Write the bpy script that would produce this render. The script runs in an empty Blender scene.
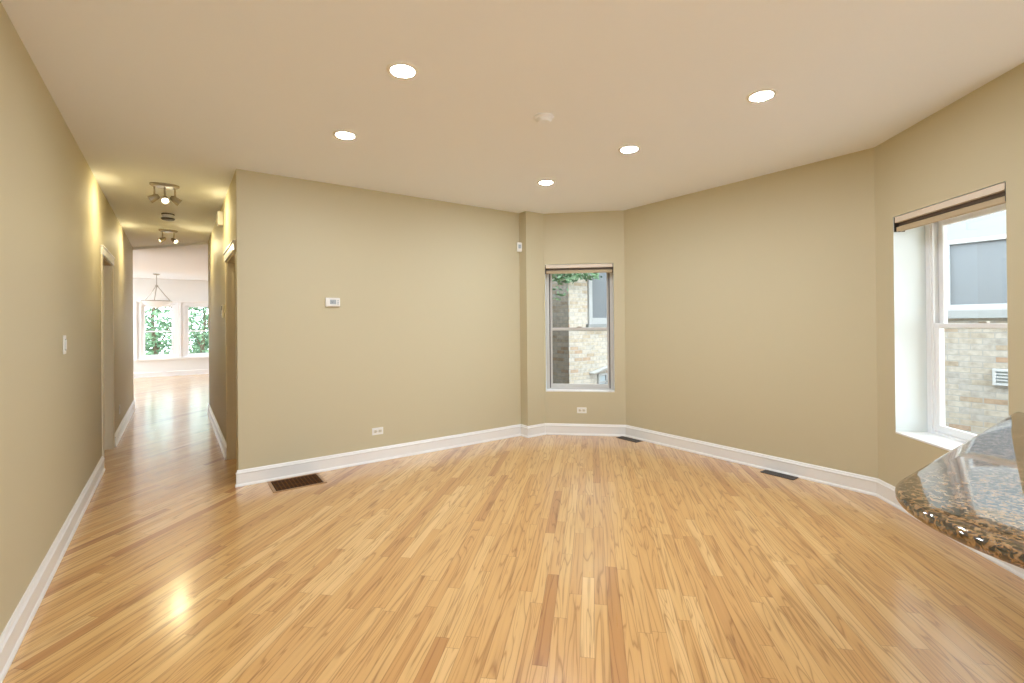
import bpy, bmesh, math, random
from mathutils import Vector, Matrix

random.seed(7)
S = bpy.context.scene
COL = S.collection
H = 2.74                      # room ceiling
HF = 2.70                     # living room ceiling

# ------------------------------------------------------------------ camera
cam_d = bpy.data.cameras.new('camera')
cam = bpy.data.objects.new('camera', cam_d)
COL.objects.link(cam)
cam_d.sensor_fit = 'HORIZONTAL'
cam_d.sensor_width = 36.0
cam_d.lens = 473.3 / 1024 * 36.0
cam_d.shift_x = 0.0
cam_d.shift_y = (321.6 - 341.5) / 1024
cam_d.clip_start = 0.05
cam_d.clip_end = 200
cam.location = (0, 0, 1.384)
cam.rotation_mode = 'QUATERNION'
cam.rotation_quaternion = (Matrix.Rotation(-0.6187, 4, 'Z')
                           @ Matrix.Rotation(math.pi / 2 + 0.0032, 4, 'X')
                           @ Matrix.Rotation(-0.0093, 4, 'Z')).to_quaternion()
S.camera = cam

# ------------------------------------------------------------------ world, exposure
w = bpy.data.worlds.new('overcast_sky')
S.world = w
w.use_nodes = True
bgn = w.node_tree.nodes['Background']
bgn.inputs['Color'].default_value = (0.84, 0.94, 1.04, 1)
bgn.inputs['Strength'].default_value = 7.6
S.view_settings.view_transform = 'Standard'
S.view_settings.look = 'None'
S.view_settings.gamma = 1.0
S.view_settings.use_curve_mapping = False
S.view_settings.exposure = 0.17
LAMP = 330.0                  # downlight diffuser strength
HALL = 25.0                   # hall spot heads, watts each
S.cycles.max_bounces = 10
S.cycles.diffuse_bounces = 6
S.cycles.glossy_bounces = 4
S.cycles.transparent_max_bounces = 12
S.cycles.sample_clamp_indirect = 6.0


# ------------------------------------------------------------------ materials
def mat(name, color, rough=0.5, metal=0.0, spec=0.5, emit=None, coat=0.0):
    m = bpy.data.materials.new(name)
    m.use_nodes = True
    b = m.node_tree.nodes['Principled BSDF']
    b.inputs['Base Color'].default_value = (*color, 1)
    b.inputs['Roughness'].default_value = rough
    b.inputs['Metallic'].default_value = metal
    b.inputs['Specular IOR Level'].default_value = spec
    b.inputs['Coat Weight'].default_value = coat
    if emit:
        b.inputs['Emission Color'].default_value = (*emit[0], 1)
        b.inputs['Emission Strength'].default_value = emit[1]
    return m


class NT:
    def __init__(self, m):
        self.t = m.node_tree
        self.b = self.t.nodes['Principled BSDF']

    def n(self, kind, **kw):
        x = self.t.nodes.new(kind)
        for k, v in kw.items():
            setattr(x, k, v)
        return x

    def link(self, a, b):
        self.t.links.new(a, b)

    def math(self, op, a, b=None):
        x = self.n('ShaderNodeMath', operation=op)
        for i, v in enumerate((a, b)):
            if v is None:
                continue
            if isinstance(v, (int, float)):
                x.inputs[i].default_value = v
            else:
                self.link(v, x.inputs[i])
        return x.outputs[0]

    def ramp(self, fac, stops, interp='LINEAR'):
        r = self.n('ShaderNodeValToRGB')
        cr = r.color_ramp
        cr.interpolation = interp
        while len(cr.elements) < len(stops):
            cr.elements.new(0.5)
        for e, (p, c) in zip(cr.elements, stops):
            e.position = p
            e.color = (*c, 1)
        self.link(fac, r.inputs[0])
        return r.outputs[0]

    def mix(self, fac, a, b, blend='MIX'):
        x = self.n('ShaderNodeMix', data_type='RGBA', blend_type=blend)
        for s, v in ((x.inputs[0], fac), (x.inputs[6], a), (x.inputs[7], b)):
            if isinstance(v, (int, float)):
                s.default_value = v
            elif isinstance(v, tuple):
                s.default_value = (*v, 1)
            else:
                self.link(v, s)
        return x.outputs[2]


def paint(name, color, rough=0.55, bump=0.015):
    m = mat(name, color, rough, spec=0.3)
    q = NT(m)
    tc = q.n('ShaderNodeTexCoord')
    nz = q.n('ShaderNodeTexNoise')
    nz.inputs['Scale'].default_value = 220
    q.link(tc.outputs['Object'], nz.inputs['Vector'])
    bp = q.n('ShaderNodeBump')
    bp.inputs['Strength'].default_value = bump
    q.link(nz.outputs[0], bp.inputs['Height'])
    q.link(bp.outputs[0], q.b.inputs['Normal'])
    return m


def floor_material():
    m = mat('oak_strip_floor', (0.6, 0.38, 0.18), 0.3)
    q = NT(m)
    tc = q.n('ShaderNodeTexCoord')
    mp = q.n('ShaderNodeMapping')
    mp.inputs['Rotation'].default_value = (0, 0, math.radians(-45))
    q.link(tc.outputs['Object'], mp.inputs['Vector'])
    sp = q.n('ShaderNodeSeparateXYZ')
    q.link(mp.outputs[0], sp.inputs[0])
    u, v = sp.outputs['X'], sp.outputs['Y']            # u along the boards
    BW = 0.063
    row_f = q.math('DIVIDE', v, BW)
    row = q.math('FLOOR', row_f)
    wn1 = q.n('ShaderNodeTexWhiteNoise', noise_dimensions='1D')
    q.link(row, wn1.inputs['W'])
    off = q.math('MULTIPLY', wn1.outputs['Value'], 7.3)
    wn1b = q.n('ShaderNodeTexWhiteNoise', noise_dimensions='1D')
    q.link(q.math('ADD', row, 91.7), wn1b.inputs['W'])
    length = q.math('ADD', q.math('MULTIPLY', wn1b.outputs['Value'], 0.9), 0.6)
    seg_f = q.math('DIVIDE', q.math('ADD', u, off), length)
    seg = q.math('FLOOR', seg_f)
    cv = q.n('ShaderNodeCombineXYZ')
    q.link(row, cv.inputs[0])
    q.link(seg, cv.inputs[1])
    wn2 = q.n('ShaderNodeTexWhiteNoise', noise_dimensions='2D')
    q.link(cv.outputs[0], wn2.inputs['Vector'])
    rnd = wn2.outputs['Value']
    base = q.ramp(rnd, [(0.0, (0.46, 0.20, 0.058)), (0.05, (0.56, 0.285, 0.094)), (0.15, (0.655, 0.362, 0.125)), (0.55, (0.685, 0.395, 0.145)),
                        (0.88, (0.73, 0.445, 0.175)), (1.0, (0.79, 0.515, 0.23))])
    # grain: long streaks plus cathedral bands, offset per board
    ro = q.math('MULTIPLY', rnd, 37.0)
    g = q.n('ShaderNodeCombineXYZ')
    q.link(q.math('ADD', q.math('MULTIPLY', u, 1.1), ro), g.inputs[0])
    q.link(q.math('ADD', q.math('MULTIPLY', v, 46.0), ro), g.inputs[1])
    n1 = q.n('ShaderNodeTexNoise')
    n1.inputs['Scale'].default_value = 1.0
    n1.inputs['Detail'].default_value = 5.0
    n1.inputs['Roughness'].default_value = 0.6
    q.link(g.outputs[0], n1.inputs['Vector'])
    g2 = q.n('ShaderNodeCombineXYZ')
    q.link(q.math('ADD', q.math('MULTIPLY', u, 0.9), ro), g2.inputs[0])
    q.link(q.math('ADD', q.math('MULTIPLY', v, 14.0), ro), g2.inputs[1])
    n2 = q.n('ShaderNodeTexNoise')
    n2.inputs['Scale'].default_value = 1.0
    n2.inputs['Detail'].default_value = 1.5
    n2.inputs['Distortion'].default_value = 0.6
    q.link(g2.outputs[0], n2.inputs['Vector'])
    bands = q.math('FRACT', q.math('MULTIPLY', n2.outputs[0], 7.0))
    bandm = q.ramp(bands, [(0.0, (0.60, 0.50, 0.38)), (0.12, (0.92, 0.90, 0.87)), (0.5, (1.02, 1.02, 1.02)), (0.9, (0.97, 0.96, 0.94)), (1.0, (0.62, 0.52, 0.40))])
    streak = q.ramp(n1.outputs[0], [(0.34, (0.56, 0.44, 0.30)), (0.44, (0.97, 0.96, 0.95)), (0.75, (1.06, 1.07, 1.09))])
    c = q.mix(0.6, base, streak, 'MULTIPLY')
    c = q.mix(0.9, c, bandm, 'MULTIPLY')
    # dark mineral streaks and knots
    g3 = q.n('ShaderNodeCombineXYZ')
    q.link(q.math('ADD', q.math('MULTIPLY', u, 3.0), ro), g3.inputs[0])
    q.link(q.math('ADD', q.math('MULTIPLY', v, 34.0), ro), g3.inputs[1])
    n3 = q.n('ShaderNodeTexNoise')
    n3.inputs['Scale'].default_value = 1.0
    n3.inputs['Detail'].default_value = 2.0
    q.link(g3.outputs[0], n3.inputs['Vector'])
    knots = q.ramp(n3.outputs[0], [(0.63, (0, 0, 0)), (0.76, (1, 1, 1))])
    c = q.mix(q.math('MULTIPLY', knots, 0.75), c, (0.30, 0.125, 0.035))
    # seams between boards
    fv = q.math('FRACT', row_f)
    ev = q.math('MINIMUM', fv, q.math('SUBTRACT', 1.0, fv))
    fu = q.math('FRACT', seg_f)
    eu = q.math('MULTIPLY', q.math('MINIMUM', fu, q.math('SUBTRACT', 1.0, fu)), q.math('DIVIDE', length, BW))
    e = q.math('MINIMUM', ev, eu)
    seam = q.ramp(e, [(0.0, (0.50, 0.42, 0.34)), (0.035, (1, 1, 1))])
    c = q.mix(0.8, c, seam, 'MULTIPLY')
    q.link(c, q.b.inputs['Base Color'])
    rr = q.ramp(n1.outputs[0], [(0.2, (0.34, 0.34, 0.34)), (0.8, (0.26, 0.26, 0.26))])
    q.link(rr, q.b.inputs['Roughness'])
    bp = q.n('ShaderNodeBump')
    q.b.inputs['Coat Weight'].default_value = 1.0
    q.b.inputs['Coat Roughness'].default_value = 0.17
    q.b.inputs['Coat IOR'].default_value = 1.5
    bp.inputs['Strength'].default_value = 0.06
    bp.inputs['Distance'].default_value = 0.004
    q.link(q.math('ADD', q.math('MULTIPLY', seam, 1.0), q.math('MULTIPLY', n1.outputs[0], 0.4)), bp.inputs['Height'])
    q.link(bp.outputs[0], q.b.inputs['Normal'])
    return m


def granite_material():
    m = mat('granite', (0.2, 0.15, 0.1), 0.05, spec=0.5)
    q = NT(m)
    tc = q.n('ShaderNodeTexCoord')
    mp = q.n('ShaderNodeMapping')
    q.link(tc.outputs['Object'], mp.inputs['Vector'])
    n1 = q.n('ShaderNodeTexNoise')
    n1.inputs['Scale'].default_value = 62
    n1.inputs['Detail'].default_value = 6
    n1.inputs['Roughness'].default_value = 0.65
    n1.inputs['Distortion'].default_value = 0.8
    q.link(mp.outputs[0], n1.inputs['Vector'])
    n2 = q.n('ShaderNodeTexVoronoi')
    n2.inputs['Scale'].default_value = 70
    q.link(mp.outputs[0], n2.inputs['Vector'])
    c = q.ramp(n1.outputs[0], [(0.0, (0.008, 0.007, 0.006)), (0.44, (0.012, 0.010, 0.008)), (0.49, (0.05, 0.03, 0.015)),
                               (0.535, (0.28, 0.155, 0.065)), (0.61, (0.38, 0.235, 0.11)), (0.70, (0.16, 0.15, 0.14)), (1, (0.4, 0.36, 0.3))])
    c = q.mix(0.30, c, q.ramp(n2.outputs['Distance'], [(0.0, (0.25, 0.2, 0.16)), (0.5, (1, 1, 1))]), 'MULTIPLY')
    q.link(c, q.b.inputs['Base Color'])
    q.b.inputs['IOR'].default_value = 2.2
    q.b.inputs['Coat Weight'].default_value = 0.3
    q.b.inputs['Coat IOR'].default_value = 1.5
    q.b.inputs['Coat Roughness'].default_value = 0.03
    return m


def brick_material(name='pale_brick', shade=1.0):
    m = mat(name, (0.6, 0.55, 0.48), 0.85, spec=0.2)
    q = NT(m)
    tc = q.n('ShaderNodeTexCoord')
    geo = q.n('ShaderNodeSeparateXYZ')
    q.link(tc.outputs['Object'], geo.inputs[0])
    cx = q.n('ShaderNodeCombineXYZ')
    q.link(q.math('ADD', geo.outputs['X'], geo.outputs['Y']), cx.inputs[0])
    q.link(geo.outputs['Z'], cx.inputs[1])
    br = q.n('ShaderNodeTexBrick')
    br.inputs['Scale'].default_value = 1.0
    br.inputs['Brick Width'].default_value = 0.215
    br.inputs['Row Height'].default_value = 0.072
    br.inputs['Mortar Size'].default_value = 0.006
    br.inputs['Mortar Smooth'].default_value = 0.3
    br.inputs['Color1'].default_value = (0.0, 0.0, 0.0, 1)
    br.inputs['Color2'].default_value = (1, 1, 1, 1)
    br.inputs['Mortar'].default_value = (0.5, 0.5, 0.5, 1)
    q.link(cx.outputs[0], br.inputs['Vector'])
    c = q.ramp(br.outputs['Color'], [(0.0, (0.30, 0.20, 0.13)), (0.08, (0.30, 0.24, 0.17)), (0.3, (0.33, 0.285, 0.22)), (0.7, (0.37, 0.33, 0.27)), (1.0, (0.31, 0.285, 0.245))])
    nz = q.n('ShaderNodeTexNoise')
    nz.inputs['Scale'].default_value = 14
    nz.inputs['Detail'].default_value = 6
    q.link(tc.outputs['Object'], nz.inputs['Vector'])
    dirt = q.ramp(nz.outputs[0], [(0.3, (0.72, 0.70, 0.68)), (0.6, (1.05, 1.05, 1.05))])
    c = q.mix(0.9, c, dirt, 'MULTIPLY')
    c = q.mix(br.outputs['Fac'], c, (0.27, 0.255, 0.23))
    c = q.mix(1.0, c, (shade, shade, shade * 1.03), 'MULTIPLY')
    q.link(c, q.b.inputs['Base Color'])
    bp = q.n('ShaderNodeBump')
    bp.inputs['Strength'].default_value = 0.5
    bp.inputs['Distance'].default_value = 0.01
    q.link(q.math('SUBTRACT', q.math('MULTIPLY', nz.outputs[0], 0.6), br.outputs['Fac']), bp.inputs['Height'])
    q.link(bp.outputs[0], q.b.inputs['Normal'])
    return m


def glass_material():
    m = bpy.data.materials.new('clear_glass')
    m.use_nodes = True
    t = m.node_tree
    t.nodes.remove(t.nodes['Principled BSDF'])
    out = t.nodes['Material Output']
    tr = t.nodes.new('ShaderNodeBsdfTransparent')
    tr.inputs[0].default_value = (0.96, 0.98, 0.97, 1)
    gl = t.nodes.new('ShaderNodeBsdfGlossy')
    gl.inputs['Roughness'].default_value = 0.0
    fr = t.nodes.new('ShaderNodeFresnel')
    fr.inputs[0].default_value = 1.45
    mx = t.nodes.new('ShaderNodeMixShader')
    geo = t.nodes.new('ShaderNodeNewGeometry')
    front = t.nodes.new('ShaderNodeMath')
    front.operation = 'SUBTRACT'
    front.inputs[0].default_value = 1.0
    t.links.new(geo.outputs['Backfacing'], front.inputs[1])
    fac = t.nodes.new('ShaderNodeMath')
    fac.operation = 'MULTIPLY'
    t.links.new(fr.outputs[0], fac.inputs[0])
    t.links.new(front.outputs[0], fac.inputs[1])
    t.links.new(fac.outputs[0], mx.inputs[0])
    t.links.new(tr.outputs[0], mx.inputs[1])
    t.links.new(gl.outputs[0], mx.inputs[2])
    t.links.new(mx.outputs[0], out.inputs[0])
    return m


def leaf_material():
    m = mat('leaf_green', (0.1, 0.2, 0.06), 0.5)
    q = NT(m)
    gi = q.n('ShaderNodeNewGeometry')
    c = q.ramp(gi.outputs['Random Per Island'], [(0.0, (0.06, 0.13, 0.06)), (0.5, (0.12, 0.23, 0.11)), (1.0, (0.26, 0.38, 0.22))])
    q.link(c, q.b.inputs['Base Color'])
    return m


M = dict(
    wall=paint('beige_wall_paint', (0.585, 0.52, 0.350)),
    far=paint('pale_wall_paint', (0.82, 0.82, 0.80)),
    ceil=paint('white_ceiling_paint', (0.87, 0.90, 0.945), 0.8),
    trim=mat('white_trim_paint', (0.87, 0.86, 0.84), 0.32),
    jamb=paint('cream_jamb_paint', (0.80, 0.715, 0.55)),
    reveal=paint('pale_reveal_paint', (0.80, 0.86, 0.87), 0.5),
    vinyl=mat('white_window_vinyl', (0.88, 0.89, 0.90), 0.35),
    taupe=mat('grey_taupe_window_paint', (0.62, 0.60, 0.57), 0.4),
    glass=glass_material(),
    floor=floor_material(),
    granite=granite_material(),
    brick=brick_material(),
    shaded=brick_material('shaded_brick', 0.95),  # darker copy of the brick, shade painted into its colour
    face=brick_material('brightened_brick', 1.6),  # lighter copy of the brick, brightness painted in for the wing front
    leaf=leaf_material(),
    bark=mat('bark', (0.16, 0.11, 0.07), 0.9),
    stone=mat('limestone', (0.25, 0.255, 0.25), 0.8),
    extwhite=mat('weathered_white_paint', (0.38, 0.38, 0.375), 0.6),
    screen=mat('dark_window_screen', (0.165, 0.175, 0.185), 0.6, spec=0.2),
    plate=mat('white_plastic', (0.85, 0.84, 0.80), 0.35),
    ivory=mat('ivory_plastic', (0.74, 0.68, 0.55), 0.4),
    slot=mat('dark_slot', (0.05, 0.045, 0.04), 0.6),
    lcd=mat('grey_screen', (0.42, 0.47, 0.50), 0.2),
    lcdtext=mat('dark_digits', (0.12, 0.14, 0.17), 0.4),
    bronze=mat('brown_register_metal', (0.12, 0.052, 0.016), 0.8, spec=0.1),
    damper=mat('dark_brown_damper', (0.055, 0.024, 0.008), 0.8, spec=0.1),
    bronzerim=mat('tan_register_rim', (0.42, 0.25, 0.12), 0.4, 0.2),
    dgrey=mat('dark_grey_metal', (0.10, 0.09, 0.085), 0.6, spec=0.2),
    nickel=mat('brushed_nickel', (0.42, 0.38, 0.32), 0.35, 1.0),
    fascia=mat('pale_beige_fascia', (0.76, 0.66, 0.54), 0.5),
    shade=mat('tan_shade_fabric', (0.50, 0.40, 0.26), 0.8),
    darkbrown=mat('shadow_gap_brown', (0.10, 0.065, 0.04), 0.6),  # painted shade under the headrails
    black=mat('black_plastic', (0.03, 0.025, 0.02), 0.5),
    led=mat('led_diffuser', (0.9, 0.9, 0.9), 0.5, emit=((0.83, 0.935, 1.08), LAMP)),
    bulb=mat('spot_bulb', (0.9, 0.9, 0.9), 0.5, emit=((1.0, 0.90, 0.62), 5.0)),
    bowl=mat('frosted_bowl_glass', (0.55, 0.54, 0.52), 0.4, emit=((1.0, 0.97, 0.92), 0.35)),
    concrete=mat('concrete', (0.48, 0.475, 0.46), 0.9),
    cabinet=mat('white_cabinet_paint', (0.80, 0.79, 0.76), 0.4),
)


# ------------------------------------------------------------------ mesh helpers
class MB:
    def __init__(self):
        self.bm = bmesh.new()

    def box(self, x0, x1, y0, y1, z0, z1, bevel=0.0):
        g = bmesh.ops.create_cube(self.bm, size=1.0)
        vs = g['verts']
        for v in vs:
            v.co = Vector((x0 + (v.co.x + .5) * (x1 - x0), y0 + (v.co.y + .5) * (y1 - y0), z0 + (v.co.z + .5) * (z1 - z0)))
        if bevel:
            es = list({e for v in vs for e in v.link_edges})
            bmesh.ops.bevel(self.bm, geom=es, offset=bevel, segments=2, profile=0.5, affect='EDGES')
        return self

    def lathe(self, prof, center=(0, 0, 0), seg=32, axis='Z'):
        """prof: list of (radius, height)"""
        rings = []
        cx, cy, cz = center
        for r, h in prof:
            ring = []
            if r < 1e-6:
                p = (0, 0, h)
                ring = [self.bm.verts.new(self._ax(p, axis, center))]
            else:
                for i in range(seg):
                    a = 2 * math.pi * i / seg
                    ring.append(self.bm.verts.new(self._ax((r * math.cos(a), r * math.sin(a), h), axis, center)))
            rings.append(ring)
        for a, b in zip(rings, rings[1:]):
            for i in range(seg):
                j = (i + 1) % seg
                if len(a) == 1 and len(b) == 1:
                    continue
                if len(a) == 1:
                    self.bm.faces.new((a[0], b[j], b[i]))
                elif len(b) == 1:
                    self.bm.faces.new((a[i], a[j], b[0]))
                else:
                    self.bm.faces.new((a[i], a[j], b[j], b[i]))
        return self

    @staticmethod
    def _ax(p, axis, c):
        x, y, z = p
        if axis == 'X':
            x, y, z = z, x, y
        elif axis == 'Y':
            x, y, z = x, z, y
        return (x + c[0], y + c[1], z + c[2])

    def tube(self, pts, r, seg=10, cap=True):
        pts = [Vector(p) for p in pts]
        rs = r if isinstance(r, (list, tuple)) else [r] * len(pts)
        rings = []
        for i, p in enumerate(pts):
            d = (pts[min(i + 1, len(pts) - 1)] - pts[max(i - 1, 0)]).normalized()
            up = Vector((0, 0, 1)) if abs(d.z) < 0.9 else Vector((1, 0, 0))
            a = d.cross(up).normalized()
            b = d.cross(a).normalized()
            rings.append([self.bm.verts.new(p + (a * math.cos(t) + b * math.sin(t)) * rs[i])
                          for t in [2 * math.pi * k / seg for k in range(seg)]])
        for A, B in zip(rings, rings[1:]):
            for i in range(seg):
                j = (i + 1) % seg
                self.bm.faces.new((A[i], A[j], B[j], B[i]))
        if cap:
            self.bm.faces.new(rings[0][::-1])
            self.bm.faces.new(rings[-1])
        return self

    def prism(self, poly, z0, z1):
        lo = [self.bm.verts.new((x, y, z0)) for x, y in poly]
        hi = [self.bm.verts.new((x, y, z1)) for x, y in poly]
        n = len(poly)
        self.bm.faces.new(lo[::-1])
        self.bm.faces.new(hi)
        for i in range(n):
            j = (i + 1) % n
            self.bm.faces.new((lo[i], lo[j], hi[j], hi[i]))
        return self

    def build(self, name, material, parent=None, smooth=False):
        bmesh.ops.recalc_face_normals(self.bm, faces=self.bm.faces)
        me = bpy.data.meshes.new(name)
        self.bm.to_mesh(me)
        self.bm.free()
        if smooth:
            for p in me.polygons:
                p.use_smooth = True
            me.set_sharp_from_angle(angle=math.radians(38))
        me.materials.append(material)
        o = bpy.data.objects.new(name, me)
        COL.objects.link(o)
        if parent:
            o.parent = parent
        return o


def structure(o, label=None):
    o['kind'] = 'structure'
    if label:
        o['label'] = label
    return o


def tag(o, label, cat, group=None):
    o['label'] = label
    o['category'] = cat
    if group:
        o['group'] = group
    return o


def empty(name, loc=(0, 0, 0), rz=0.0):
    o = bpy.data.objects.new(name, None)
    o.empty_display_size = 0.1
    COL.objects.link(o)
    o.location = loc
    o.rotation_euler = (0, 0, rz)
    return o


def copy_tree(o, parent=None):
    c = o.copy()
    COL.objects.link(c)
    if parent:
        c.parent = parent
    for ch in list(o.children):
        copy_tree(ch, c)
    return c


def frame_of(a, b):
    """origin, z-rotation and length of a wall running a -> b; local x along it, local +y is outward"""
    d = Vector((b[0] - a[0], b[1] - a[1]))
    return (a[0], a[1], 0), math.atan2(d.y, d.x), d.length


def wall(name, a, b, thick=0.12, z0=0.0, z1=H, holes=(), material=None, reveal=None, ext0=0.0, ext1=0.0):
    loc, rz, L = frame_of(a, b)
    ss = sorted({-ext0, L + ext1, *[h[0] for h in holes], *[h[1] for h in holes]})
    zs = sorted({z0, z1, *[h[2] for h in holes], *[h[3] for h in holes]})
    bm = bmesh.new()
    vd = {}

    def V(s, y, z):
        k = (round(s, 4), round(y, 4), round(z, 4))
        if k not in vd:
            vd[k] = bm.verts.new(k)
        return vd[k]

    def solid(i, j):
        if i < 0 or j < 0 or i >= len(ss) - 1 or j >= len(zs) - 1:
            return False
        sm, zm = (ss[i] + ss[i + 1]) / 2, (zs[j] + zs[j + 1]) / 2
        return not any(h[0] < sm < h[1] and h[2] < zm < h[3] for h in holes)

    def inside_hole(i, j):
        return 0 <= i < len(ss) - 1 and 0 <= j < len(zs) - 1

    for i in range(len(ss) - 1):
        for j in range(len(zs) - 1):
            if not solid(i, j):
                continue
            s0, s1, a0, a1 = ss[i], ss[i + 1], zs[j], zs[j + 1]
            bm.faces.new((V(s0, 0, a0), V(s1, 0, a0), V(s1, 0, a1), V(s0, 0, a1)))
            bm.faces.new((V(s0, thick, a0), V(s0, thick, a1), V(s1, thick, a1), V(s1, thick, a0)))
            for (di, dj, q) in ((-1, 0, ((s0, a0), (s0, a1))), (1, 0, ((s1, a1), (s1, a0))), (0, -1, ((s1, a0), (s0, a0))), (0, 1, ((s0, a1), (s1, a1)))):
                if not solid(i + di, j + dj):
                    (p0, p1) = q
                    f = bm.faces.new((V(p0[0], 0, p0[1]), V(p1[0], 0, p1[1]), V(p1[0], thick, p1[1]), V(p0[0], thick, p0[1])))
                    if inside_hole(i + di, j + dj) and reveal:
                        f.material_index = 1
    bmesh.ops.recalc_face_normals(bm, faces=bm.faces)
    me = bpy.data.meshes.new(name)
    bm.to_mesh(me)
    bm.free()
    me.materials.append(material or M['wall'])
    if reveal:
        me.materials.append(reveal)
    o = bpy.data.objects.new(name, me)
    COL.objects.link(o)
    o.location = loc
    o.rotation_euler = (0, 0, rz)
    return structure(o)


BASE_PROF = [(0.0, 0.0), (-0.026, 0.0), (-0.026, 0.010), (-0.021, 0.019), (-0.017, 0.022), (-0.017, 0.104), (-0.021, 0.108),
             (-0.021, 0.114), (-0.013, 0.122), (-0.011, 0.131), (-0.006, 0.138), (0.0, 0.138)]


def offset_path(pts, d):
    """offset a polyline to its outward (left of travel) side by d, mitred"""
    out = []
    n = len(pts)
    for i in range(n):
        p = Vector(pts[i])
        dirs = []
        if i > 0:
            dirs.append((p - Vector(pts[i - 1])).normalized())
        if i < n - 1:
            dirs.append((Vector(pts[i + 1]) - p).normalized())
        ns = [Vector((-t.y, t.x)) for t in dirs]
        m = sum(ns, Vector((0, 0))).normalized()
        k = d / max(0.2, m.dot(ns[0]))
        out.append(p + m * k)
    return out


def baseboard(name, pts):
    bm = bmesh.new()
    rows = []
    for (d, z) in BASE_PROF:
        off = offset_path(pts, d)
        rows.append([bm.verts.new((p.x, p.y, z)) for p in off])
    k = len(rows)
    for r in range(k):
        A, B = rows[r], rows[(r + 1) % k]
        for i in range(len(pts) - 1):
            bm.faces.new((A[i], A[i + 1], B[i + 1], B[i]))
    bm.faces.new([r[0] for r in rows])
    bm.faces.new([r[-1] for r in rows][::-1])
    bmesh.ops.recalc_face_normals(bm, faces=bm.faces)
    me = bpy.data.meshes.new(name)
    bm.to_mesh(me)
    bm.free()
    me.materials.append(M['trim'])
    o = bpy.data.objects.new(name, me)
    COL.objects.link(o)
    return structure(o)


# ------------------------------------------------------------------ plan
XL, XR, YC = -0.583, 0.438, 4.704
P1a, P1b, P2 = (3.47, YC), (3.47, 4.563), (3.74, 4.563)
W1, R2 = (4.447, 3.884), (4.49, 1.369)
ANG = math.radians(42)
SE = (R2[0] - 1.30 * math.sin(ANG), R2[1] - 1.30 * math.cos(ANG))
YLE, YRE = 10.35, 9.02          # where the hall walls end
YF = 16.3                       # far wall
YB = -3.6                       # kitchen back wall
TB = 0.32                       # bay wall thickness

# ------------------------------------------------------------------ large structure
fl = MB().box(-4.2, 5.0, YB - 0.2, YF + 0.2, -0.12, 0.0).build('floor', M['floor'])
structure(fl)
# ceilings
structure(MB().prism([(-0.75, YB - 0.2), (5.1, YB - 0.2), (5.1, 9.02), (XR, 9.02), (XL, YLE), (-0.75, YLE)], H, H + 0.15).build('ceiling', M['ceil']))
structure(MB().prism([(XL - 0.12, YLE), (XL, YLE), (XR, YRE), (XR + 0.12, YRE), (4.2, YRE), (4.2, YF + 0.2), (-4.2, YF + 0.2), (-4.2, YLE)], HF, H + 0.15).build('ceiling', M['ceil']))

DL0, DL1, DLZ = 6.10, 7.02, 2.09        # left doorway
DR0, DR1, DRZ = 4.86, 5.70, 2.05        # right doorway
wall('wall_left', (XL, YB), (XL, YLE), 0.14, holes=[(DL0 - YB, DL1 - YB, 0, DLZ)], reveal=M['jamb'])
wall('wall_hall_right', (XR, YRE), (XR, YC + 0.14), 0.12, holes=[(YRE - DR1, YRE - DR0, 0, DRZ)], reveal=M['jamb'])
wall('wall_center', (XR, YC), P1a, 0.14)
structure(MB().box(3.47, 3.74, 4.563, 4.90, 0, H).build('wall_pilaster', M['wall']))
WIN1 = (0.015, 0.850, 0.53, 2.105)
WIN2 = (0.205, 1.112, 0.54, 2.145)
wall('wall_bay_left', P2, W1, TB, holes=[WIN1], reveal=M['reveal'])
wall('wall_right', W1, R2, TB)
wall('wall_bay_right', R2, SE, TB, holes=[WIN2], reveal=M['reveal'])
wall('wall_kitchen', SE, (SE[0], YB), 0.2)
wall('wall_back', (SE[0], YB), (XL, YB), 0.2, holes=[(1.1, 3.0, 0.0, 2.15)])  # unseen opening added to let fill daylight in from behind
# living room
wall('wall_far', (-4.0, YF), (4.0, YF), 0.2, z1=HF, material=M['far'],
     holes=[(4 - 1.80, 4 - 0.91, 0.50, 2.045), (4 - 0.82, 4 + 0.075, 0.50, 2.045), (4 + 0.165, 4 + 1.06, 0.50, 2.045)], reveal=M['trim'])
wall('wall_living_left', (-4.0, YLE), (-4.0, YF), 0.2, z1=HF, material=M['far'], holes=[(0.8, 5.4, 0.4, 2.3)])  # wide unseen opening added to brighten the living room
wall('wall_living_right', (4.0, YF), (4.0, YRE), 0.2, z1=HF, material=M['far'], holes=[(0.8, 5.4, 0.4, 2.3)])  # matching unseen opening, added for more daylight
wall('wall_living_back', (-0.70, YLE), (-4.0, YLE), 0.12, z1=H, material=M['far'])
wall('wall_living_back', (4.0, YRE), (0.55, YRE), 0.12, z1=H, material=M['far'])
# small rooms behind the two hall doorways
wall('wall_bedroom', (-2.4, 5.2), (-2.4, 8.0), 0.1)
wall('wall_bedroom', (-2.4, 8.0), (-0.723, 8.0), 0.1)
wall('wall_bedroom', (-0.723, 5.2), (-2.4, 5.2), 0.1)
structure(MB().box(-2.5, -0.75, 5.1, 8.1, H, H + 0.1).build('ceiling', M['ceil']))
wall('wall_bath', (2.2, 6.6), (2.2, 4.85), 0.1)
wall('wall_bath', (0.56, 6.6), (2.2, 6.6), 0.1)
# unseen flank of the house, put in to shade the gap beyond the bay
wall('wall_exterior', (4.55, 18.0), (4.55, 5.65), 0.2, z0=-0.8, z1=2.7, material=M['brick'])

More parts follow.
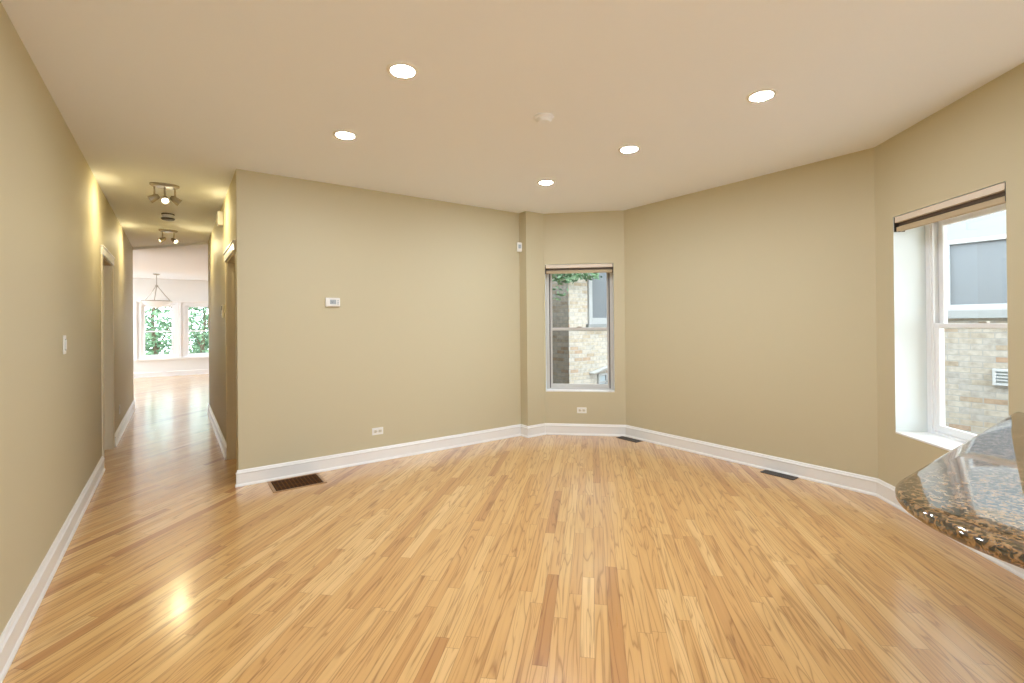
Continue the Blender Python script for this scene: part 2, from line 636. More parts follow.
# baseboards
baseboard('baseboard_left', [(XL, YB), (XL, DL0 - 0.075)])
baseboard('baseboard_hall_left', [(XL, DL1 + 0.075), (XL, YLE)])
baseboard('baseboard_hall_right', [(XR, YRE), (XR, DR1 + 0.004)])
baseboard('baseboard_room', [(XR, YC + 0.012), (XR, YC), P1a, P1b, P2, W1, R2, SE])
baseboard('baseboard_far', [(-4.0, YF), (4.0, YF)])


# ------------------------------------------------------------------ doorways
def doorway(name, x, y0, y1, z, thick, side, near_casing=True):
    """cased opening in a wall x = const; side = +1 when the hall lies towards +x"""
    root = structure(empty(name, (x, 0, 0)))
    cw, ct = 0.07, 0.018

    def bx(a0, a1, ya, yb, za, zb):
        m = MB()
        m.box(min(a0, a1), max(a0, a1), ya, yb, za, zb, 0.003)
        return m
    out = side * ct
    bx(0, out, y0 - cw, y1 + cw, z, z + 0.072).build('head_casing', M['trim'], root)
    bx(0, side * 0.026, y0 - cw - 0.006, y1 + cw + 0.006, z + 0.072, z + 0.088).build('head_moulding', M['trim'], root)
    if near_casing:
        bx(0, out * 0.7, y0 - cw, y0, 0, z).build('side_casing', M['jamb'], root)
    bx(0, out * 0.6, y1, y1 + 0.02 if side < 0 else y1 + cw, 0, z).build('side_casing', M['jamb'], root)
    back = -side * thick
    bx(back, 0, y1 - 0.016, y1, 0, z).build('jamb', M['jamb'], root)
    bx(back, 0, y0, y0 + 0.016, 0, z).build('jamb', M['jamb'], root)
    bx(back, 0, y0, y1, z - 0.016, z).build('head_jamb', M['jamb'], root)
    bx(back * 0.45, back * 0.75, y1 - 0.028, y1 - 0.016, 0, z - 0.016).build('door_stop', M['jamb'], root)
    return root


doorway('door_1', XL, DL0, DL1, DLZ, 0.14, 1)
doorway('door_2', XR, DR0, DR1, DRZ, 0.12, -1, near_casing=False)


# ------------------------------------------------------------------ windows
def sash_window(name, a, b, hole, setback, material, inner, stile=0.045, jamb=0.05, depth=0.09, meet=None, screen_bar=False):
    """double hung window filling a hole of the wall a -> b, its inner face setback behind the wall face"""
    loc, rz, L = frame_of(a, b)
    root = structure(empty(name, loc, rz))
    s0, s1, z0, z1 = hole
    y0 = setback
    y1 = y0 + depth
    f = MB()
    f.box(s0, s0 + jamb, y0, y1, z0, z1, 0.003)
    f.box(s1 - jamb, s1, y0, y1, z0, z1, 0.003)
    f.box(s0 + jamb, s1 - jamb, y0, y1, z1 - jamb, z1, 0.003)
    f.box(s0 + jamb, s1 - jamb, y0, y1 + 0.03, z0, z0 + jamb * 0.7, 0.003)
    f.build('window_frame', material, root)
    # tracks
    t = MB()
    for s in (s0 + jamb, s1 - jamb - 0.012):
        t.box(s, s + 0.012, y0 + 0.010, y0 + 0.022, z0 + jamb * 0.7, z1 - jamb)
    t.build('track', inner, root)
    zm = meet if meet else (z0 + z1) / 2
    i0, i1 = s0 + jamb + 0.004, s1 - jamb - 0.004

    def sash(nm, ya, za, zb, top, bot):
        m = MB()
        yb = ya + 0.03
        m.box(i0, i0 + stile, ya, yb, za, zb, 0.004)
        m.box(i1 - stile, i1, ya, yb, za, zb, 0.004)
        m.box(i0 + stile, i1 - stile, ya, yb, zb - top, zb, 0.004)
        m.box(i0 + stile, i1 - stile, ya, yb, za, za + bot, 0.004)
        sh = m.build(nm, material, root)
        g = MB()
        g.box(i0 + stile - 0.004, i1 - stile + 0.004, ya + 0.014, ya + 0.017, za + bot - 0.004, zb - top + 0.004)
        g.build('glass_pane', M['glass'], sh)
        return sh
    lo = sash('lower_sash', y0 + 0.018, z0 + jamb * 0.7, zm + 0.02, 0.032, 0.05)
    sash('upper_sash', y0 + 0.052, zm - 0.02, z1 - jamb, 0.045, 0.032)
    lk = MB()
    lk.box((s0 + s1) / 2 - 0.03, (s0 + s1) / 2 + 0.03, y0 + 0.016, y0 + 0.040, zm + 0.02, zm + 0.034, 0.004)
    lk.build('sash_lock', M['nickel'], lo)
    return root


sash_window('window_1', P2, W1, WIN1, 0.13, M['taupe'], M['dgrey'], stile=0.03, jamb=0.04, meet=1.30)
sash_window('window_2', R2, SE, WIN2, 0.215, M['vinyl'], M['vinyl'], stile=0.042, jamb=0.045, meet=1.335)
for i, (xa, xb) in enumerate(((-1.80, -0.91), (-0.82, 0.075), (0.165, 1.06))):
    sash_window('window_%d' % (3 + i), (-4.0, YF), (4.0, YF), (xa + 4, xb + 4, 0.50, 2.045), 0.02, M['vinyl'], M['vinyl'],
                stile=0.075, jamb=0.075, meet=1.244)
# casings of the living-room trio, a mullion casing between each pair
tr = MB()
tr.box(-1.92, 1.18, YF - 0.03, YF, 2.045, 2.10)
tr.box(-1.92, 1.18, YF - 0.05, YF, 0.455, 0.50)
structure(tr.build('trim_1', M['trim']))
mw = MB()
for xm in (-0.865, 0.12):
    mw.box(xm - 0.018, xm + 0.018, YF - 0.018, YF, 0.50, 2.045)
structure(mw.build('trim_2', M['vinyl']))
# painted sills on the bay reveals
for nm, a, b, hole, sb in (('trim_3', P2, W1, WIN1, 0.13), ('trim_4', R2, SE, WIN2, 0.215)):
    loc, rz, L = frame_of(a, b)
    o = MB().box(hole[0], hole[1], -0.004, sb, hole[2], hole[2] + 0.014, 0.003).build(nm, M['trim'])
    o.location = loc
    o.rotation_euler = (0, 0, rz)
    structure(o)


# ------------------------------------------------------------------ roller shades in the window heads
def roller_shade(a, b, hole, label):
    loc, rz, L = frame_of(a, b)
    d = Vector((math.cos(rz), math.sin(rz)))
    root = empty('roller_shade', (loc[0] + d.x * hole[0], loc[1] + d.y * hole[0], hole[3]), rz)
    tag(root, label, 'window shade', 'rolled-up window shades')
    w_ = hole[1] - hole[0]
    MB().box(0.004, w_ - 0.004, 0.004, 0.075, -0.046, -0.003, 0.004).build('headrail', M['fascia'], root)
    r = MB().lathe([(0.0, 0.012), (0.021, 0.012), (0.021, w_ - 0.012), (0.0, w_ - 0.012)], (0, 0.046, -0.089), 24, 'X')
    rb = r.build('fabric_roll', M['shade'], root, smooth=True)
    MB().box(0.014, w_ - 0.014, 0.010, 0.020, -0.112, -0.078, 0.004).build('hem_bar', M['shade'], rb)
    MB().box(0.010, w_ - 0.010, 0.030, 0.072, -0.068, -0.046).build('shadow_gap_strip', M['darkbrown'], root)  # dark strip stands in for the shade of the gap below the headrail
    for s in (0.003, w_ - 0.010):
        MB().box(s, s + 0.007, 0.002, 0.075, -0.112, -0.004, 0.002).build('end_bracket', M['black'], root)
    return root


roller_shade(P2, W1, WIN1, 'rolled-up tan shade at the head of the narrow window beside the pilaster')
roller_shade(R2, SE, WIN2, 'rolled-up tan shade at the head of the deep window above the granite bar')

# ------------------------------------------------------------------ granite bar
CRX, CRY = 0.434, 0.506
CXc, CYc = 1.885, 0.011
arc = [(CXc + CRX * math.cos(t), CYc + CRY * math.sin(t)) for t in [math.pi / 2 + math.pi * k / 40 for k in range(41)]]
dS = Vector((SE[0] - R2[0], SE[1] - R2[1])).normalized()
sx = (CYc + CRY - R2[1]) / dS.y
cut = (R2[0] + dS.x * sx - 0.004, CYc + CRY)
poly = arc + [(SE[0] - 0.004, CYc - CRY), (SE[0] - 0.004, SE[1] + 0.003), cut]
bm_c = MB()
zt, ztk, rr = 0.88, 0.040, 0.018
# bullnosed slab: stacked offset outlines
rings = []
for k in range(9):
    t = -math.pi / 2 + math.pi * k / 8
    inset = rr * (1 - math.cos(t))
    z = zt - ztk / 2 + (ztk / 2) * math.sin(t)
    ring = []
    for i, (x, y) in enumerate(poly):
        if i <= 40:
            vx, vy = (x - CXc) / CRX, (y - CYc) / CRY
            ring.append((x - vx * inset, y - vy * inset, z))
        elif i == 41:
            ring.append((x, y + inset, z))
        elif i == 43:
            ring.append((x, y - inset, z))
        else:
            ring.append((x, y, z))
    rings.append([bm_c.bm.verts.new(p) for p in ring])
for A, B in zip(rings, rings[1:]):
    for i in range(len(A)):
        j = (i + 1) % len(A)
        bm_c.bm.faces.new((A[i], A[j], B[j], B[i]))
bm_c.bm.faces.new(rings[0][::-1])
bm_c.bm.faces.new(rings[-1])
ct = bm_c.build('countertop', M['granite'], smooth=True)
tag(ct, 'polished brown granite bar top with a rounded end beside the deep window', 'countertop')
cb = empty('base_cabinet', (2.85, -0.36, 0))
tag(cb, 'white base cabinet carrying the granite bar top', 'cabinet')
MB().box(-0.72, 0.70, -0.15, 0.15, 0.09, zt - ztk, 0.002).build('body', M['cabinet'], cb)
MB().box(-0.70, 0.70, -0.11, 0.15, 0.0, 0.09).build('toe_kick', M['slot'], cb)
for k in range(2):
    dr = MB().box(-0.71 + k * 0.70, -0.03 + k * 0.70, -0.168, -0.15, 0.12, zt - ztk - 0.03, 0.004).build('door', M['cabinet'], cb)
    MB().tube([(-0.09 + k * 0.12, -0.18, 0.62), (-0.09 + k * 0.12, -0.195, 0.64), (-0.09 + k * 0.12, -0.195, 0.74), (-0.09 + k * 0.12, -0.18, 0.76)], 0.005).build('handle', M['nickel'], dr)


# ------------------------------------------------------------------ ceiling downlights
def downlight(loc):
    root = empty('recessed_downlight', loc)
    MB().lathe([(0.060, 0.0), (0.063, -0.006), (0.082, -0.005), (0.086, -0.001), (0.086, 0.0)], seg=40).build('trim_ring', M['plate'], root, smooth=True)
    MB().lathe([(0.0, -0.0055), (0.050, -0.0055), (0.0665, -0.003), (0.0665, 0.0), (0.0, 0.0)], seg=40).build('diffuser', M['led'], root)
    return root


DLS = [((1.00, 2.39), 'largest lit recessed ceiling downlight, front of the left pair'),
       ((1.00, 3.44), 'lit recessed downlight at far left, behind the front one and nearest the hallway'),
       ((2.925, 3.52), 'smallest lit recessed downlight, farthest back near the pilaster'),
       ((2.91, 2.48), 'lit recessed downlight in the middle of the right-hand row of three'),
       ((2.885, 1.44), 'lit recessed downlight at far right, nearest the bay window wall')]
d0 = downlight((DLS[0][0][0], DLS[0][0][1], H))
for i, ((x, y), lab) in enumerate(DLS):
    d = d0 if i == 0 else copy_tree(d0)
    d.location = (x, y, H)
    tag(d, lab, 'ceiling light', 'recessed ceiling downlights')

# fill downlights added out of view: over the kitchen, either side of the pendant
for (x, y, z) in [(0.2, -0.9, H), (1.3, -0.9, H), (2.4, -0.9, H), (0.2, -2.2, H), (1.3, -2.2, H), (2.4, -2.2, H)]:
    tag(copy_tree(d0), 'unseen fill downlight added behind the camera to brighten the room', 'ceiling light', 'added kitchen fill lights').location = (x, y, z)
for (x, y, z) in [(-2.4, 11.6, HF), (2.4, 11.6, HF), (-2.4, 14.2, HF), (2.4, 14.2, HF), (-1.9, 15.6, HF), (1.9, 15.6, HF)]:
    tag(copy_tree(d0), 'unseen fill downlight added to brighten the living room', 'ceiling light', 'added living room fill lights').location = (x, y, z)

# white smoke detector among the downlights
sd = empty('smoke_detector', (1.99, 2.41, H))
tag(sd, 'flat round white ceiling disc among the five downlights', 'smoke detector')
MB().lathe([(0.0, -0.014), (0.060, -0.014), (0.068, -0.008), (0.068, 0.0), (0.0, 0.0)], seg=40).build('mounting_plate', M['ceil'], sd, smooth=True)
MB().lathe([(0.0, -0.034), (0.040, -0.034), (0.048, -0.026), (0.050, -0.014), (0.0, -0.014)], (0.0, 0.0, 0), 32).build('cap', M['ceil'], sd, smooth=True)


# ------------------------------------------------------------------ hallway spot fixtures
def spot_fixture(loc, half, heads, label):
    """oval ceiling plate with swivelling spot heads; heads = (x, y, aim vector, lit)"""
    root = empty('track_spotlight', loc)
    tag(root, label, 'ceiling light', 'hallway spotlights')
    p = MB()
    n = 40
    lo, mi, hi = [], [], []
    for k in range(n):
        t = 2 * math.pi * k / n
        c, s = math.cos(t), math.sin(t)
        hi.append(p.bm.verts.new((half[0] * c, half[1] * s, 0)))
        mi.append(p.bm.verts.new((half[0] * c, half[1] * s, -0.014)))
        lo.append(p.bm.verts.new((half[0] * .86 * c, half[1] * .86 * s, -0.026)))
    for A, B in ((hi, mi), (mi, lo)):
        for k in range(n):
            j = (k + 1) % n
            p.bm.faces.new((A[k], A[j], B[j], B[k]))
    p.bm.faces.new(lo)
    p.bm.faces.new(hi[::-1])
    p.build('ceiling_plate', M['nickel'], root, smooth=True)
    for (x, y, aim, watts) in heads:
        a = Vector(aim).normalized()
        st = MB().tube([(x, y, -0.02), (x, y, -0.115)], 0.008, 12).build('stem', M['nickel'], root, smooth=True)
        piv = Vector((x, y, -0.135))
        q = a.to_track_quat('Z', 'Y').to_matrix().to_4x4()
        hd = MB().lathe([(0.0, -0.042), (0.016, -0.042), (0.026, -0.025), (0.034, 0.03), (0.036, 0.045), (0.031, 0.045), (0.026, 0.02), (0.0, 0.02)], seg=28)
        for v in hd.bm.verts:
            v.co = q @ v.co + piv
        ho = hd.build('spot_head', M['nickel'], st, smooth=True)
        if watts:
            bb = MB().lathe([(0.0, 0.040), (0.016, 0.038), (0.026, 0.030), (0.026, 0.022), (0.0, 0.022)], seg=24)
            for v in bb.bm.verts:
                v.co = q @ v.co + piv
            bb.build('bulb', M['bulb'], ho, smooth=True)
            ld = bpy.data.lights.new('spot_lamp', 'SPOT')
            ld.energy = watts
            ld.color = (1.0, 0.86, 0.50)
            ld.spot_size = math.radians(155)
            ld.spot_blend = 1.0
            ld.shadow_soft_size = 0.045
            lo_ = bpy.data.objects.new('spot_lamp', ld)
            COL.objects.link(lo_)
            lo_.parent = ho
            lo_.location = piv + a * 0.055
            lo_.rotation_mode = 'QUATERNION'
            lo_.rotation_quaternion = a.to_track_quat('-Z', 'Y')
    return root


spot_fixture((-0.073, 5.61, H), (0.118, 0.075),
             [(-0.080, 0.0, (-0.92, 0.10, -0.6), HALL), (0.0, 0.0, (0.1, -0.80, -0.65), HALL * 0.02), (0.080, 0.0, (0.92, 0.10, -0.6), HALL)],
             'nearer hallway ceiling fixture, oval plate with three swivel spotlights')
spot_fixture((-0.070, 8.25, H), (0.112, 0.070),
             [(-0.065, 0.0, (-0.88, -0.25, -0.6), HALL), (0.065, 0.0, (0.55, -0.60, -0.55), HALL)],
             'farther hallway ceiling fixture, oval plate with two swivel spotlights')
hd = empty('hall_detector', (-0.062, 7.05, H))
tag(hd, 'small white ceiling detector with dark rims between the two hallway spotlights', 'detector')
MB().lathe([(0.0, -0.014), (0.062, -0.014), (0.066, -0.008), (0.066, 0.0), (0.0, 0.0)], seg=32).build('mounting_ring', M['dgrey'], hd, smooth=True)
MB().lathe([(0.0, -0.055), (0.055, -0.055), (0.058, -0.014), (0.0, -0.014)], seg=32).build('body', M['plate'], hd, smooth=True)
MB().lathe([(0.0, -0.072), (0.060, -0.072), (0.070, -0.064), (0.070, -0.055), (0.0, -0.055)], seg=32).build('cover', M['dgrey'], hd, smooth=True)


# ------------------------------------------------------------------ wall plates and devices (local x along the wall, -y into the room)
def on_wall(name, a, b, s, z):
    loc, rz, L = frame_of(a, b)
    return empty(name, (loc[0] + math.cos(rz) * s, loc[1] + math.sin(rz) * s, z), rz)


LW = ((XL, 0.0), (XL, 10.0))
RW = ((XR, 9.02), (XR, 4.704))
CWL = ((XR, YC), P1a)


def outlet(a, b, s, z, label, grey=None):
    root = on_wall('wall_outlet', a, b, s, z)
    tag(root, label, 'outlet', 'wall outlets')
    MB().box(-0.058, 0.058, -0.006, 0, -0.036, 0.036, 0.003).build('cover_plate', M['plate'], root)
    for dx in (-0.024, 0.024):
        r = MB().box(dx - 0.017, dx + 0.017, -0.0085, -0.006, -0.015, 0.015, 0.002).build('receptacle', M['ivory'], root)
        m = MB()
        for k in (-0.006, 0.006):
            m.box(dx - 0.008, dx + 0.004, -0.0092, -0.008, k - 0.0015, k + 0.0015)
        m.box(dx + 0.008, dx + 0.012, -0.0092, -0.008, -0.002, 0.002)
        m.build('slots', M['slot'], r)
    MB().lathe([(0.0, -0.0075), (0.003, -0.0075), (0.003, -0.006), (0.0, -0.006)], (0, 0, 0), 12, 'Y').build('screw', M['nickel'], root)
    return root


outlet(*CWL, 1.665 - XR, 0.303, 'small white horizontal outlet low on the long grey-beige wall')
o2 = outlet(P2, W1, 0.452, 0.305, 'small white horizontal outlet under the narrow window')
# vertical hall outlet
ho = on_wall('wall_outlet', *LW, 7.81, 0.335)
tag(ho, 'tiny upright white outlet low on the left hallway wall past the doorway', 'outlet', 'wall outlets')
MB().box(-0.036, 0.036, -0.006, 0, -0.058, 0.058, 0.003).build('cover_plate', M['plate'], ho)
for dz in (-0.024, 0.024):
    MB().box(-0.015, 0.015, -0.0085, -0.006, dz - 0.017, dz + 0.017, 0.002).build('receptacle', M['ivory'], ho)

sw = on_wall('light_switch', *LW, 4.15, 1.272)
tag(sw, 'white rocker light switch alone on the left wall', 'light switch')
MB().box(-0.037, 0.037, -0.007, 0, -0.060, 0.060, 0.003).build('cover_plate', M['plate'], sw)
MB().box(-0.019, 0.019, -0.009, -0.006, -0.036, 0.036, 0.001).build('rocker_surround', M['lcd'], sw)
MB().box(-0.0155, 0.0155, -0.013, -0.008, -0.032, 0.032, 0.003).build('rocker', M['plate'], sw)

th = on_wall('thermostat', *CWL, 1.232 - XR, 1.60)
tag(th, 'white wall thermostat with a small grey display on the long grey-beige wall', 'thermostat')
MB().box(-0.068, 0.068, -0.026, 0, -0.043, 0.043, 0.010).build('housing', M['plate'], th)
scn = MB().box(-0.028, 0.030, -0.028, -0.0255, -0.020, 0.024, 0.001).build('screen', M['lcd'], th)
dg = MB()


def digit(m, x, z, on, sc=1.0):
    w_, h_, t_ = 0.009 * sc, 0.018 * sc, 0.0022 * sc
    seg = {'a': (0, w_, h_ - t_, h_), 'g': (0, w_, h_ / 2 - t_ / 2, h_ / 2 + t_ / 2), 'd': (0, w_, 0, t_),
           'f': (0, t_, h_ / 2, h_), 'b': (w_ - t_, w_, h_ / 2, h_), 'e': (0, t_, 0, h_ / 2), 'c': (w_ - t_, w_, 0, h_ / 2)}
    for k in on:
        x0, x1, z0, z1 = seg[k]
        m.box(x + x0, x + x1, -0.0286, -0.0279, z + z0, z + z1)


digit(dg, -0.020, -0.006, 'abc')
digit(dg, -0.006, -0.006, 'abged')
dg.build('digits', M['lcdtext'], scn)
for k in range(3):
    MB().box(0.040, 0.052, -0.029, -0.025, -0.022 + k * 0.016, -0.011 + k * 0.016, 0.002).build('button', M['lcd'], th)

ms = empty('motion_sensor', (3.455, 4.69, 2.315), math.radians(-20))
tag(ms, 'small white motion sensor high in the corner by the pilaster', 'sensor')
MB().box(-0.030, 0.030, -0.034, 0.002, -0.058, 0.058, 0.008).build('housing', M['plate'], ms)
MB().box(-0.017, 0.017, -0.038, -0.033, -0.018, 0.030, 0.003).build('lens', M['lcd'], ms)
MB().box(-0.020, 0.020, -0.006, 0.012, -0.03, 0.03, 0.002).build('bracket', M['plate'], ms)

ch = on_wall('door_chime', *RW, 9.02 - 6.15, 2.57)
tag(ch, 'white door chime box high on the right hallway wall above the doorway', 'door chime')
MB().box(-0.060, 0.060, -0.050, 0, -0.075, 0.075, 0.006).build('housing', M['plate'], ch)
g_ = MB()
for k in range(5):
    g_.box(-0.05, 0.05, -0.057, -0.0545, -0.05 + k * 0.02, -0.044 + k * 0.02)
g_.build('grille_slots', M['ivory'], ch)

ic = on_wall('intercom', *RW, 9.02 - 6.08, 1.545)
tag(ic, 'beige intercom panel with a dark grille at head height on the right hallway wall', 'intercom')
MB().box(-0.055, 0.055, -0.018, 0, -0.070, 0.070, 0.005).build('housing', M['ivory'], ic)
MB().box(-0.035, 0.035, -0.020, -0.0175, 0.010, 0.058, 0.002).build('speaker_grille', M['dgrey'], ic)
MB().box(-0.012, 0.012, -0.022, -0.0175, -0.050, -0.026, 0.002).build('button', M['plate'], ic)

pl = on_wall('switch_plate', *RW, 0.12, 1.42)
tag(pl, 'beige switch plate at the far end of the right hallway wall', 'light switch')
MB().box(-0.075, 0.075, -0.010, 0, -0.085, 0.085, 0.003).build('cover_plate', M['ivory'], pl)
for k in (-0.024, 0.024):
    MB().box(k - 0.012, k + 0.012, -0.016, -0.009, -0.028, 0.028, 0.003).build('rocker', M['plate'], pl)


# ------------------------------------------------------------------ floor registers
def floor_register(cx, cy, rz, w_, d_, label, rim, grille, bars):
    root = empty('floor_register', (cx, cy, 0), rz)
    tag(root, label, 'floor vent', 'floor registers')
    f = MB()
    a, b, r = w_ / 2, d_ / 2, 0.016
    f.box(-a, a, -b, -b + r, 0, 0.006, 0.0015)
    f.box(-a, a, b - r, b, 0, 0.006, 0.0015)
    f.box(-a, -a + r * 1.5, -b + r, b - r, 0, 0.006, 0.0015)
    f.box(a - r * 1.5, a, -b + r, b - r, 0, 0.006, 0.0015)
    f.build('rim', rim, root)
    MB().box(-a + r, a - r, -b + r, b - r, 0.0003, 0.0016).build('damper', M['damper'] if rim is M['bronzerim'] else M['slot'], root)
    g = MB()
    nb = bars
    for k in range(nb):
        x = -a + r * 1.5 + (w_ - 3 * r) * (k + 0.5) / nb
        g.box(x - 0.0045, x + 0.0045, -b + r, b - r, 0.0016, 0.0046)
    for yy in (-d_ / 6, d_ / 6):
        g.box(-a + r, a - r, yy - 0.004, yy + 0.004, 0.0016, 0.0050)
    g.build('grille', grille, root)
    return root


floor_register(0.866, 4.497, 0.0, 0.425, 0.33, 'large brown metal floor register against the long grey-beige wall', M['bronzerim'], M['bronze'], 12)
_, rzr, _ = frame_of(W1, R2)
floor_register(4.405, 2.08, rzr, 0.285, 0.11, 'narrow dark floor register along the right wall, nearer the bar', M['dgrey'], M['dgrey'], 14)
floor_register(4.352, 3.755, rzr, 0.30, 0.11, 'narrow dark floor register in the far corner below the bay, farthest of the three', M['dgrey'], M['dgrey'], 14)

# ------------------------------------------------------------------ living room pendant
pd = empty('bowl_pendant', (-0.37, 14.8, HF))
tag(pd, 'frosted glass bowl pendant hanging on thin rods in the far living room', 'pendant light')
MB().lathe([(0.0, -0.03), (0.05, -0.03), (0.075, -0.01), (0.075, 0.0), (0.0, 0.0)], seg=32).build('canopy', M['nickel'], pd, smooth=True)
MB().tube([(0, 0, -0.02), (0, 0, -0.30)], 0.010, 12).build('stem', M['nickel'], pd, smooth=True)
MB().lathe([(0.0, -0.34), (0.03, -0.33), (0.035, -0.31), (0.02, -0.28), (0.0, -0.28)], seg=24).build('hub', M['nickel'], pd, smooth=True)
for k in range(3):
    t = 2 * math.pi * k / 3 + 0.4
    MB().tube([(0.02 * math.cos(t), 0.02 * math.sin(t), -0.31), (0.16 * math.cos(t), 0.16 * math.sin(t), -0.50),
               (0.31 * math.cos(t), 0.31 * math.sin(t), -0.68)], 0.009, 8).build('rod', M['nickel'], pd, smooth=True)
MB().lathe([(0.0, -0.855), (0.09, -0.845), (0.19, -0.80), (0.27, -0.735), (0.305, -0.68), (0.297, -0.68), (0.26, -0.73), (0.18, -0.79), (0.09, -0.833), (0.0, -0.842)], seg=40).build('glass_bowl', M['bowl'], pd, smooth=True)
MB().lathe([(0.312, -0.690), (0.318, -0.682), (0.312, -0.672), (0.304, -0.680), (0.312, -0.690)], seg=40).build('rim_band', M['nickel'], pd, smooth=True)
MB().lathe([(0.0, -0.885), (0.012, -0.88), (0.018, -0.865), (0.01, -0.85), (0.0, -0.85)], seg=16).build('finial', M['nickel'], pd, smooth=True)

# ------------------------------------------------------------------ outside: ground, neighbouring house, plants
structure(MB().box(-14, 24, -10, 34, -1.0, -0.8).build('ground', M['concrete']))

nh = empty('neighbouring_house', (8.0, 6.64, -0.8))
tag(nh, 'pale brick neighbouring house seen through the bay windows', 'house')


def local(x0, x1, y0, y1, z0, z1, bevel=0.0):
    return MB().box(x0 - 8.0, x1 - 8.0, y0 - 6.64, y1 - 6.64, z0 + 0.8, z1 + 0.8, bevel)


local(8.0, 12.0, -6.0, 6.64, -0.8, 4.3).build('main_wall', M['brick'], nh)
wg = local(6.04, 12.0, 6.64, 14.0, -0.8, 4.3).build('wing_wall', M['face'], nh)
wg.data.materials.append(M['shaded'])          # gap side: darker brick copy, its shade painted into the colour
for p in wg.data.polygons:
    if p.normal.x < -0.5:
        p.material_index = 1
# wing window
wf = MB()
for bx in ((6.53, 6.62, 1.35, 2.95), (7.55, 7.64, 1.35, 2.95), (6.62, 7.55, 2.86, 2.95), (6.62, 7.55, 1.35, 1.47)):
    wf.box(bx[0] - 8, bx[1] - 8, -0.05, 0.0, bx[2] + 0.8, bx[3] + 0.8, 0.004)
wfo = wf.build('window', M['extwhite'], nh)
MB().box(6.62 - 8, 7.55 - 8, -0.02, 0.0, 1.47 + 0.8, 2.86 + 0.8).build('pane', M['screen'], wfo)
MB().box(6.48 - 8, 7.69 - 8, -0.08, 0.0, 1.27 + 0.8, 1.35 + 0.8, 0.006).build('sill', M['stone'], wfo)
# basement glass-block window with its hood
gf = MB()
for bx in ((6.77, 6.81, 0.04, 0.37), (7.20, 7.24, 0.04, 0.37), (6.81, 7.20, 0.33, 0.37), (6.81, 7.20, 0.04, 0.08), (6.98, 7.01, 0.08, 0.33), (6.81, 7.20, 0.19, 0.22)):
    gf.box(bx[0] - 8, bx[1] - 8, -0.05, 0.0, bx[2] + 0.8, bx[3] + 0.8, 0.002)
gfo = gf.build('window', M['extwhite'], nh)
MB().box(6.81 - 8, 7.20 - 8, -0.02, 0.0, 0.88, 1.13).build('pane', M['lcd'], gfo)
hood = MB()
hood.box(6.56 - 8, 7.30 - 8, -0.12, 0.0, 0.44 + 0.8, 0.465 + 0.8, 0.003)
for v in hood.bm.verts:
    v.co.z += (v.co.x + 1.44) * 0.24 - 0.06
hood.build('hood', M['concrete'], nh)
# main wall window (x = 8 face)
mf = MB()
y_a, y_b = 1.70, -0.30
for bx in ((y_a - 0.045, y_a, 1.49, 2.37), (y_b, y_b + 0.045, 1.49, 2.37), (y_b + 0.045, y_a - 0.045, 2.32, 2.37), (y_b + 0.045, y_a - 0.045, 1.49, 1.56)):
    mf.box(-0.06, 0.0, bx[0] - 6.64, bx[1] - 6.64, bx[2] + 0.8, bx[3] + 0.8, 0.004)
mfo = mf.build('window', M['extwhite'], nh)
MB().box(-0.02, 0.0, y_b + 0.045 - 6.64, y_a - 0.045 - 6.64, 1.56 + 0.8, 2.32 + 0.8).build('pane', M['screen'], mfo)
MB().box(-0.065, 0.0, y_b - 0.06 - 6.64, y_a + 0.06 - 6.64, 1.39 + 0.8, 1.49 + 0.8, 0.006).build('sill', M['stone'], mfo)
MB().box(-0.012, 0.0, y_b - 0.06 - 6.64, y_a + 0.06 - 6.64, 2.37 + 0.8, 3.05 + 0.8).build('lintel', M['stone'], mfo)
# vent cover
vc = MB()
vy0, vy1 = 0.86, 1.285
for bx in ((vy0, vy0 + 0.03, 0.59, 0.785), (vy1 - 0.03, vy1, 0.59, 0.785), (vy0 + 0.03, vy1 - 0.03, 0.755, 0.785), (vy0 + 0.03, vy1 - 0.03, 0.59, 0.62)):
    vc.box(-0.05, 0.0, bx[0] - 6.64, bx[1] - 6.64, bx[2] + 0.8, bx[3] + 0.8, 0.004)
vco = vc.build('vent_cover', M['extwhite'], nh)
lv = MB()
for k in range(3):
    lv.box(-0.045, -0.015, vy0 + 0.03 - 6.64, vy1 - 0.03 - 6.64, 0.645 + k * 0.037 + 0.8, 0.662 + k * 0.037 + 0.8)
lv.build('louvres', M['extwhite'], vco)
MB().box(-0.012, 0.0, vy0 + 0.03 - 6.64, vy1 - 0.03 - 6.64, 0.62 + 0.8, 0.755 + 0.8).build('backing', M['lcd'], vco)


def leaves(spots, size, rnd):
    """spots: (center, radii, count)"""
    bm = bmesh.new()
    for (c, r, n) in spots:
        for _ in range(n):
            while True:
                p = Vector((rnd.uniform(-1, 1), rnd.uniform(-1, 1), rnd.uniform(-1, 1)))
                if p.length <= 1:
                    break
            p = Vector((c[0] + p.x * r[0], c[1] + p.y * r[1], c[2] + p.z * r[2]))
            a = Vector((rnd.uniform(-1, 1), rnd.uniform(-1, 1), rnd.uniform(-0.6, 0.6))).normalized()
            b = a.cross(Vector((rnd.uniform(-1, 1), rnd.uniform(-1, 1), rnd.uniform(-1, 1)))).normalized()
            s = size * rnd.uniform(0.6, 1.3)
            up = a.cross(b) * s * 0.12
            vs = [bm.verts.new(p + a * s), bm.verts.new(p + b * s * 0.45 + up), bm.verts.new(p - a * s), bm.verts.new(p - b * s * 0.45 + up)]
            bm.faces.new(vs)
    return bm


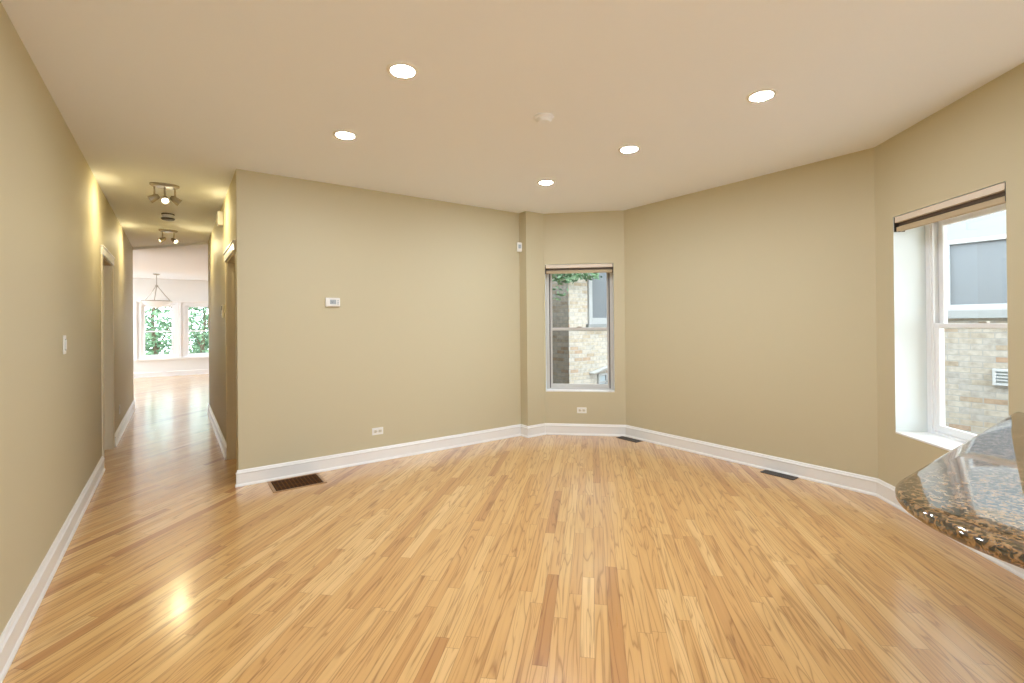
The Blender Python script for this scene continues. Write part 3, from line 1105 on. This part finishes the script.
def tree(name, loc, label, spots, trunk, size, seed, cat='tree', group=None):
    rnd = random.Random(seed)
    root = empty(name, loc)
    tag(root, label, cat, group)
    f = MB()
    f.bm.free()
    f.bm = leaves(spots, size, rnd)
    f.build('foliage', M['leaf'], root)
    for pts, rads in trunk:
        MB().tube(pts, rads, 10).build('trunk' if rads[0] > 0.06 else 'stem', M['bark'], root, smooth=True)
    return root


tree('leafy_tree', (-0.55, 19.2, -0.8), 'leafy green tree outside the middle living room window',
     [((0, 0, 2.3), (0.8, 0.6, 1.2), 900), ((-0.4, 0.3, 1.1), (0.8, 0.5, 0.8), 500), ((0.3, 0.2, 3.4), (0.9, 0.6, 0.8), 500)],
     [([(0, 0, 0), (0.03, 0, 1.2), (-0.05, 0, 2.4), (0.05, 0, 3.4)], [0.09, 0.07, 0.05, 0.02]), ([(0.02, 0, 1.3), (0.4, 0.1, 2.2)], [0.04, 0.015])], 0.09, 3, group='garden trees')
tree('leafy_tree', (0.85, 20.9, -0.8), 'leafy green tree outside the right-hand living room window',
     [((0, 0, 2.2), (0.75, 0.6, 1.3), 900), ((0.3, 0.3, 1.1), (0.8, 0.5, 0.8), 500), ((-0.1, 0.2, 3.4), (0.9, 0.6, 0.8), 450)],
     [([(0, 0, 0), (-0.04, 0, 1.2), (0.05, 0, 2.4), (0.0, 0, 3.4)], [0.08, 0.065, 0.05, 0.02]), ([(-0.02, 0, 1.3), (-0.4, 0.1, 2.2)], [0.04, 0.015])], 0.09, 4, group='garden trees')
tree('garden_hedge', (0.1, 22.5, -0.8), 'dense green hedge at the back of the garden',
     [((x, 0, 1.2), (1.1, 0.5, 1.4), 700) for x in (-4.5, -3, -1.5, 0, 1.5, 3, 4.5)],
     [([(x, 0, 0), (x + 0.05, 0, 1.6)], [0.05, 0.02]) for x in (-4.5, -3, -1.5, 0, 1.5, 3, 4.5)], 0.11, 5, cat='hedge')
tree('overhanging_tree', (6.0, 6.45, -0.8), 'slim tree whose leafy branches hang across the top of the narrow window view',
     [((-0.40, -0.15, 3.00), (0.40, 0.20, 0.11), 130), ((0.20, -0.10, 3.06), (0.40, 0.14, 0.09), 110), ((-0.45, -0.15, 2.78), (0.16, 0.12, 0.28), 30), ((0.0, -0.10, 3.65), (0.95, 0.20, 0.55), 600)],
     [([(-1.0, 0.1, 0), (-1.02, 0.08, 1.6), (-0.96, 0.05, 2.9), (-0.6, -0.05, 3.6)], [0.065, 0.06, 0.05, 0.02]), ([(-0.96, 0.05, 2.9), (-0.5, -0.10, 3.12), (0.1, -0.10, 3.14), (0.5, -0.10, 3.2)], [0.03, 0.02, 0.012, 0.006])], 0.055, 6)
